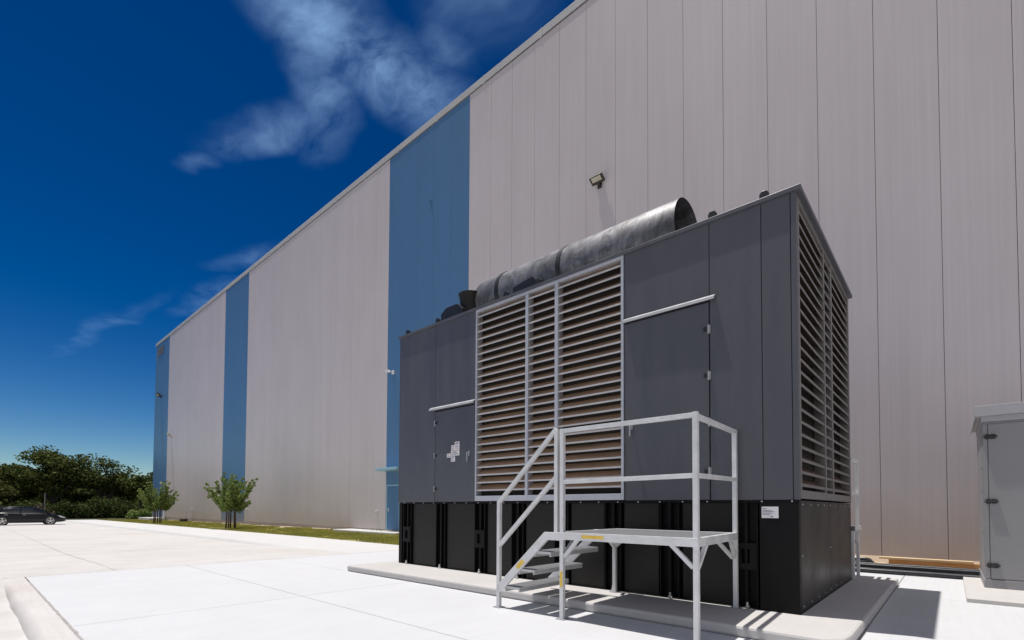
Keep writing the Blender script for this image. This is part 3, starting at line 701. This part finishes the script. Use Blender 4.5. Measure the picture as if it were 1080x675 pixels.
b = MB(); b.box(-3.02,-2.745,FY-.0305,FY-.0285,.922,.956); part('caution_sticker',b,'yellow',None,0)
b = MB(); b.obox((-3.905,FY-.0255,.570), .135,.0022,.052, Matrix.Rotation(R(-42.7),3,'Y')); part('caution_sticker',b,'yellow',None,0)
b = MB(); b.box(-3.312,-3.278,FY-.0265,FY-.0245,.36,.535); part('caution_sticker',b,'yellow',None,0)

# rear platform behind the generator: only its end shows
pr_ = thing('work_platform', 'second aluminium access platform, its end rails just visible behind the generator', 'platform', (-2.4,10.2,.1))
def rp(nm,b,mat='alu'): return b.build(nm, M[mat], pr_, bevel=.003)
for x in (-1.225,-3.1): 
    for y in (9.80,10.38):
        b = MB(); sqt(b,(x,y,.113),(x,y,2.10 if y > 10 else .93)); rp('post',b)
for z in (2.08,1.52):
    b = MB(); sqt(b,(-3.1,10.38,z),(-1.225,10.38,z),.045); rp('rail',b)
    for x in (-1.225,-3.1):
        b = MB(); sqt(b,(x,9.74,z),(x,10.355,z),.045); rp('rail',b)
b = MB(); b.box(-3.14,-1.19,9.76,10.42,.90,.972); rp('deck',b,'deck'); b = MB(); b.box(-1.19,-1.175,9.76,10.42,.90,.98); rp('deck_frame',b)
b = MB(); b.bar((-1.225,10.36,.68),(-1.225,10.14,.90),.04,.035); rp('brace',b); b = MB(); b.bar((-1.25,10.38,.68),(-1.45,10.38,.90),.04,.035); rp('brace',b)

# ------------------------------------------------------------------ equipment cabinet on the right
sl = MB(); sl.box(.13,3.4,9.136,13.0,.001,.055); tag(sl.build('cabinet_slab', M['pad'], bevel=.008), kind='structure')
CX, CY = .368, 10.59
cb = thing('equipment_cabinet', 'light grey steel equipment cabinet with a pale hood and black hinges', 'cabinet', (1.3,11.6,.055))
b = MB(); b.box(CX,2.35,CY+.02,12.6,.055,2.62); b.build('body', M['cab'], cb, bevel=.006)
b = MB(); b.box(CX+.065,1.32,CY-.005,CY+.018,.20,2.58); d = b.build('door', M['cab'], cb, bevel=.006)
b = MB(); b.box(1.33,2.30,CY-.005,CY+.018,.20,2.58); d2 = b.build('door', M['cab'], cb, bevel=.006)
b = MB(); b.box(CX+.004,CX+.058,CY-.004,CY+.018,.20,2.58); b.build('door_jamb', M['cab'], cb, bevel=.004)
b = MB(); b.box(CX-.012,2.36,CY-.012,12.6,.056,.185); b.build('base_channel', M['cab'], cb, bevel=.006)
for z in (2.385,1.385,.40):
    h = MB(); h.box(CX+.035,CX+.085,CY-.028,CY-.006,z-.035,z+.035); h.box(CX+.095,CX+.15,CY-.028,CY-.006,z-.035,z+.035); h.tube([(CX+.02,CY-.022,z),(CX+.17,CY-.022,z)], .016, 8); h.build('hinge', M['hinge'], d)
b = MB(); b.box(CX-.085,2.44,CY-.075,12.7,2.71,2.87); b.box(CX-.085,CX-.075,CY-.07,12.7,2.66,2.71); b.box(CX-.01,2.36,CY+.01,12.6,2.622,2.71)
b.build('hood', M['cabroof'], cb, bevel=.010)
for z in (.9,1.55,1.9):
    b = MB(); b.box(CX-.014,CX-.0005,CY+.08,CY+.11,z-.02,z+.02); b.build('latch', M['galv'], cb)

# ------------------------------------------------------------------ conduits and timber by the wall
cl = ['thick black conduit nearest the generator pad, lowest of the bundle by the wall','black conduit second from the front in the bundle by the wall','middle black conduit of the bundle on the ground by the wall',
      'black conduit behind the middle one in the bundle by the wall','black conduit at the back of the bundle beside the orange board','thin black conduit lying on top of the front of the bundle','thin black conduit lying across the back of the bundle']
ysp = [12.05,12.22,12.40,12.58,12.76,12.32,12.68]; rads = [.045,.04,.045,.042,.045,.036,.036]
for i,(y,r,l) in enumerate(zip(ysp,rads,cl)):
    b = MB(); pts = []
    for k,x in enumerate(lin(-9.5,1.2 if i<5 else .9,44)):
        z = r + (.078 if i >= 5 else .002) + (abs(.012*mnoise.noise((x*.9,i*3,1))))
        pts.append((x, y + .055*mnoise.noise((x*.35,i*7.3,0)) + .0*x, z))
    b.tube(pts, r, 10); o = b.build('conduit', M['cable'], smooth=True); tag(o, l, 'conduit', 'black conduits along the wall')
b = MB(); pts = []
for k in range(70):
    a = k/69*2*math.pi*2.6; rr_ = .52 - .02*math.sin(a*.7)
    pts.append((-1.95+rr_*1.25*math.cos(a), 12.98+.16*math.sin(a)+.02*math.sin(3*a), .09+.10*k/69 + .02*math.sin(2*a)))
b.tube(pts, .03, 8); o = b.build('cable_coil', M['cable'], smooth=True); tag(o, 'loose coil of black cable on the ground behind the second platform', 'cable')
b = MB(); b.box(-1.02,.95,13.16,13.20,.045,.20); o = b.build('timber_board', M['timber2'], bevel=.004); tag(o, 'orange timber board standing on edge at the foot of the wall', 'timber', 'timber offcuts by the wall')
b = MB(); b.box(-1.18,.30,13.13,13.27,.202,.245); o = b.build('timber_board', M['timber'], bevel=.004); tag(o, 'pale timber board lying on top of the orange board', 'timber', 'timber offcuts by the wall')
b = MB(); b.bar((-2.3,13.38,.17),(-1.0,13.02,.10),.09,.035); o = b.build('timber_board', M['timber'], bevel=.003); tag(o, 'short thin timber offcut lying left of the two stacked boards', 'timber', 'timber offcuts by the wall')

# ------------------------------------------------------------------ parked car
car = thing('parked_car', 'black hatchback parked side on at the far edge of the concrete lot', 'car', (-55.0,3.55,zlot(-55,3.5)+.0), R(90))
def loft(st, n=None):
    """st: list of (x, [(y,z)...]) half sections mirrored"""
    b = MB(); m = None
    for x, half in st:
        ring = [(x,y,z) for y,z in half] + [(x,-y,z) for y,z in half[::-1]]
        m = len(ring); b.v.extend(ring)
    for i in range(len(st)-1):
        for k in range(m): b.f.append((i*m+k, i*m+(k+1)%m, (i+1)*m+(k+1)%m, (i+1)*m+k))
    b.f.append(tuple(range(m))); b.f.append(tuple((len(st)-1)*m+k for k in range(m)))
    return b
def sec(w, zb, zh, crown=.03): return [(w*.90,zb),(w*.98,zb+.10),(w,zb+.28),(w*.985,max(zb+.3,zh-.16)),(w*.90,zh-.02),(w*.55,zh+crown*.7),(.001,zh+crown)]
st = [(-2.28,sec(.60,.42,.74)),(-2.22,sec(.74,.33,.88)),(-2.05,sec(.82,.26,.97)),(-1.6,sec(.875,.20,1.0)),(-.9,sec(.895,.18,.98)),(0,sec(.90,.18,.955)),(.8,sec(.895,.18,.93)),(1.3,sec(.89,.19,.89)),(1.75,sec(.86,.21,.81)),(2.1,sec(.78,.24,.71)),(2.28,sec(.64,.28,.60)),(2.36,sec(.48,.34,.52))]
loft(st).build('body', M['carpaint'], car, smooth='all', local=True)
def gsec(w0,z0,w1,z1): return [(w0,z0),(w0*.5+w1*.5,z0*.45+z1*.55),(w1,z1-.02),(w1*.5,z1-.004),(.001,z1)]
gs = [(-2.08,gsec(.70,.93,.66,.97)),(-1.75,gsec(.78,.93,.60,1.24)),(-1.35,gsec(.80,.92,.58,1.38)),(-.7,gsec(.81,.92,.60,1.435)),(0,gsec(.81,.90,.60,1.43)),(.5,gsec(.80,.89,.57,1.36)),(.95,gsec(.78,.87,.55,1.17)),(1.42,gsec(.72,.84,.60,.90))]
loft(gs).build('windows', M['glass'], car, smooth='all', local=True)
rs2 = [(-1.85,[(.55,1.225),(.3,1.24),(.001,1.245)]),(-1.35,[(.595,1.375),(.3,1.398),(.001,1.405)]),(-.7,[(.615,1.428),(.3,1.452),(.001,1.46)]),(0,[(.612,1.422),(.3,1.447),(.001,1.455)]),(.45,[(.585,1.362),(.3,1.388),(.001,1.395)])]
loft([(x,[(h[0][0],h[0][1]-.02)]+h) for x,h in rs2]).build('roof', M['carpaint'], car, smooth='all', local=True)
for s in (-1,1):
    for (x0,z0,x1,z1) in ((.42,1.37,1.36,.90),(-.32,1.41,-.36,.93),(-1.33,1.37,-1.52,.95)):
        b = MB(); b.bar((x0,s*.61,z0),(x1,s*.805,z1),.03,.06,(1,0,0)); b.build('pillar', M['carpaint'], car, local=True)
    b = MB(); b.obox((.92,s*.99,.96),.12,.2,.13,Matrix.Identity(3)); b.build('mirror', M['carpaint'], car, bevel=.03, local=True)
    b = MB(); b.prism([(1.95,.60),(2.22,.53),(2.25,.60),(1.98,.73),(1.80,.74)],'y',s*.80-.06,s*.80+.03); b.build('headlight', M['headlamp'], car, bevel=.01, local=True)
    b = MB(); b.prism([(-2.22,.80),(-2.0,.86),(-1.98,.94),(-2.16,.94)],'y',s*.80-.06,s*.80+.035); b.build('tail_light', M['amber'], car, bevel=.01, local=True)
    for x in (-.15,-1.15):
        b = MB(); b.box(x-.10,x+.10,s*.90-.015,s*.90+.015,.80,.83); b.build('door_handle', M['galv'], car, local=True)
    for x in (-1.33,1.36):
        b = MB(); b.tube([(x,s*.70,.325),(x,s*.905,.325)], .365, 28); b.build('wheel_arch', M['hinge'], car, local=True)
        b = MB(); b.tube([(x,s*.72,.325),(x,s*.925,.325)], .325, 28); w = b.build('wheel', M['tyre'], car, bevel=.02, local=True)
        b = MB(); b.tube([(x,s*.90,.325),(x,s*.932,.325)], .07, 14); 
        for k in range(5):
            a = k*2*math.pi/5+.3
            b.bar((x+.05*math.cos(a),s*.930,.325+.05*math.sin(a)),(x+.225*math.cos(a),s*.930,.325+.225*math.sin(a)),.075,.014,(0,1,0))
        ring = [(x+.225*math.cos(t*2*math.pi/24),s*.928,.325+.225*math.sin(t*2*math.pi/24)) for t in range(25)]
        b.tube(ring,.022,6,cap=False); b.build('rim', M['rim'], w, local=True)

# ------------------------------------------------------------------ trees
def leafcloud(rs, clumps, size, per):
    """many leaf-sized quads scattered through ellipsoidal clumps"""
    V = []
    for (c, r) in clumps:
        k = max(8, int(per*(r[0]*r[1]*r[2])**(1/3)*2))
        d = rs.normal(size=(k,3)); d /= np.linalg.norm(d,axis=1)[:,None]
        rad = rs.random(k)**.45
        p = np.array(c) + d*rad[:,None]*np.array(r)
        a = rs.normal(size=(k,3)); a[:,2] *= .6; a /= np.linalg.norm(a,axis=1)[:,None]
        b = np.cross(a, rs.normal(size=(k,3))); b /= np.linalg.norm(b,axis=1)[:,None]
        s = size*(.6+.8*rs.random(k))[:,None]
        V.append(np.stack([p-a*s*.5, p+b*s*.28, p+a*s*.5, p-b*s*.28],1))
    V = np.concatenate(V); m = MB(); m.v = [tuple(v) for v in V.reshape(-1,3)]; m.f = [(4*i,4*i+1,4*i+2,4*i+3) for i in range(len(V))]
    return m
def oak(label, x, y, z, h, spread, seed, leaf='oak', dens=95, low=.32):
    rs = np.random.default_rng(seed); t = thing('oak_tree', label, 'tree', (x,y,z), 0, 'oaks beyond the parking lot')
    b = MB(); clumps = []
    th = h*(.22+.06*rs.random()); tr = .028*h
    b.tube([(0,0,-.3),(.05,.03,th*.5),(rs.normal()*.2,rs.normal()*.2,th)], [tr*1.25,tr,tr*.85], 9)
    nl = int(6+rs.integers(0,3))
    for i in range(nl):
        az = i/nl*2*math.pi + rs.normal()*.25; out = spread*(.45+.55*rs.random()); up = h*(.52+.34*rs.random())
        if i == 0: out *= .3; up = h*.86
        p0 = Vector((0,0,th*.92)); p1 = Vector((math.cos(az)*out*.4, math.sin(az)*out*.4, th+(up-th)*.5+rs.normal()*.2)); p2 = Vector((math.cos(az)*out*.8, math.sin(az)*out*.8, up*.93))
        b.tube([p0,p1,p2], [tr*.55,tr*.36,tr*.13], 7)
        for k in range(8+int(rs.integers(0,4))):
            q = p1.lerp(p2, .2+.8*rs.random()) + Vector(rs.normal(size=3))*spread*.15
            b.tube([p1.lerp(p2,.3+.5*rs.random()), q], [tr*.14,tr*.05], 5)
            rr_ = spread*(.15+.12*rs.random()); q.z = max(q.z, h*low)
            clumps.append((tuple(q), (rr_*1.25, rr_*1.25, rr_*.72)))
    b.build('trunk', M['bark'], t, local=True, smooth=True)
    leafcloud(rs, clumps, .34, dens).build('crown', M[leaf], t, local=True, fix=False)
    return t
oaks = [('tallest spreading oak, directly behind the front of the black car', -84, 7.8, 9.9, 5.2, 3, 'oak', 95, .34),
        ('open crowned oak with sky showing through, right of the tallest oak', -86, 13.2, 9.4, 4.6, 11, 'oak', 40, .48),
        ('smaller rounded oak between the open crowned oak and the warehouse corner', -82, 16.6, 7.2, 3.0, 5, 'oak', 95, .25),
        ('dark dense oak right beside the warehouse corner', -88, 20.6, 8.0, 3.6, 9, 'oak', 110, .2),
        ('olive green oak at the left edge of the picture behind the car', -80, 1.2, 6.2, 3.4, 21, 'oak2', 95, .2),
        ('dark oak behind and between the olive oak and the tallest oak', -92, 4.6, 6.9, 3.8, 17, 'oak', 100, .25),
        ('leftmost oak, thin olive crown cut by the picture edge', -78, -3.4, 6.0, 3.4, 31, 'oak2', 80, .25)]
for (l,x,y,h,s,sd,lf,dn,lw) in oaks: oak(l,x,y,-.42,h,s,sd,lf,dn,lw)
for (x,y,h,s,sd) in ((-96,11,6.4,4,41),(-98,17,6.6,4,42),(-97,24,7,4,43),(-95,-2,6,4,44),(-90,-9,7,4,45),(-86,-16,7,4.2,46)):
    lab = {41:'low dark oak seen through the gap under the open crowned oak',42:'far dark oak behind the smaller rounded oak',43:'far oak mostly hidden behind the warehouse corner',44:'far oak behind the olive oak at the picture edge',45:'oak standing just outside the left of the picture',46:'oak standing far outside the left of the picture'}[sd]
    oak(lab,x,y,-.45,h,s,sd,'oak',100,.15)
def shrub(label, x, y, z, h, w, seed, mat='shrub', per=100, leaf=.26, name='shrub'):
    rs = np.random.default_rng(seed); t = thing(name, label, 'shrub', (x,y,z), 0, 'shrubs under the oaks')
    b = MB(); cl_ = []
    for i in range(9):
        a = rs.random()*6.283; r = w*.5*rs.random()**.5; hh_ = h*(.45+.45*rs.random())
        b.tube([(r*.2*math.cos(a),r*.2*math.sin(a),-.2),(r*math.cos(a),r*math.sin(a),hh_)], [.05,.015], 5)
        cl_.append(((r*math.cos(a),r*math.sin(a),hh_*.75),(w*.22,w*.22,h*.32))); cl_.append(((r*1.1*math.cos(a),r*1.1*math.sin(a),h*.22),(w*.22,w*.22,h*.22)))
    b.build('stems', M['bark'], t, local=True); leafcloud(rs, cl_, leaf, per).build('foliage', M[mat], t, local=True, fix=False)
shr = [('bushy dark shrub behind the bonnet of the black car',-79,8.6,2.6,3.6,51,'shrub'),('round shrub in shade under the open crowned oak',-80,11.8,2.9,4.0,52,'shrub'),('shrub under the smaller rounded oak',-80,15.0,2.2,3.4,53,'shrub'),
       ('low light green shrub at the lawn end beside the warehouse corner',-74,14.4,1.3,2.6,54,'crape'),('shrub directly behind the roof of the black car',-78,4.4,2.6,3.6,55,'shrub'),('bare greyish twiggy bush behind the windscreen of the car',-74,5.9,2.0,1.9,56,'dry'),
       ('shrub behind the tail of the black car',-76,1.4,2.4,3.4,57,'shrub'),('dark shrub close to the warehouse corner',-84,18.2,2.8,4.0,58,'shrub'),('leftmost shrub at the picture edge',-76,-2.0,2.6,3.4,59,'shrub'),
       ('shrub far back under the tallest oak',-90,9.2,3.4,5,60,'shrub'),('shrub far back under the dark oak by the corner',-92,15,3.2,5,61,'shrub'),('wide shrub far back behind the olive oak',-88,-.5,3.4,5.5,62,'shrub')]
for (l,x,y,h,w,sd,mt) in shr: shrub(l,x,y,-.40,h,w,sd,mt, 46 if mt=='dry' else 100, .2 if mt=='dry' else .28)
rs_w = np.random.default_rng(90); cw = []
for i in range(230):
    yy_ = -70 + 150*rs_w.random(); xx_ = -112 - 26*rs_w.random(); hh_ = 3.6+2.6*rs_w.random() + 1.2*math.sin(yy_*.21)
    cw.append(((xx_,yy_,hh_*.5-.4),(2.6,2.6,hh_*.55)))
tag(leafcloud(rs_w, cw, .8, 130).build('distant_wood', M['oak'], fix=False), 'dark far off wood behind the separate oaks', 'wood', kind='stuff')
b = MB(); b.tube([(-75.5,6.35,-.5),(-75.5,6.35,2.6)], .035, 8); tag(b.build('thin_post', M['galv']), 'thin pale post standing among the shrubs behind the car', 'post')

def sapling(label, x, y, h, w, seed):
    rs = np.random.default_rng(seed); z = zl(x,y); t = thing('young_tree', label, 'tree', (x,y,z), 0, 'young trees on the lawn')
    b = MB(); cl_ = []
    for i in range(5):
        a = i*1.257+.4; x0 = .26*math.cos(a); y0 = .26*math.sin(a)
        mid = (x0*.9, y0*.9, h*.34)
        b.tube([(x0,y0,-.05),mid], [.045,.036], 7)
        for k in range(7):
            aa = a + rs.normal()*.6; q = rs.random(); out = w*.5*(.25+.85*q); top = h*(1.02 - .30*q*q + .07*rs.normal())
            if k == 6: out = w*.5*(.7+.3*q); top = h*(.45+.2*q)
            e = Vector((math.cos(aa)*out, math.sin(aa)*out, top)); m0 = Vector(mid); md = m0.lerp(e,.5)+Vector((0,0,-.10+.1*q))
            b.tube([m0, md, e], [.018,.011,.004], 5)
            for s_ in np.linspace(.22,1.0,10):
                c = (m0.lerp(md,s_*2) if s_ < .5 else md.lerp(e,s_*2-1)) + Vector(rs.normal(size=3))*.04; rr_ = .17*(1.15-.72*s_)+.03
                cl_.append((tuple(c),(rr_,rr_,rr_*.8)))
    b.build('trunk', M['twig'], t, local=True, smooth=True)
    leafcloud(rs, cl_, .10, 150).build('crown', M['crape'], t, local=True, fix=False)
sapling('nearer young tree with several thin stems, in front of the narrow blue stripe',-31.9,10.75,2.95,3.0,71)
sapling('farther young tree with several thin stems, near the far corner of the warehouse',-48.4,10.8,3.0,2.7,77)
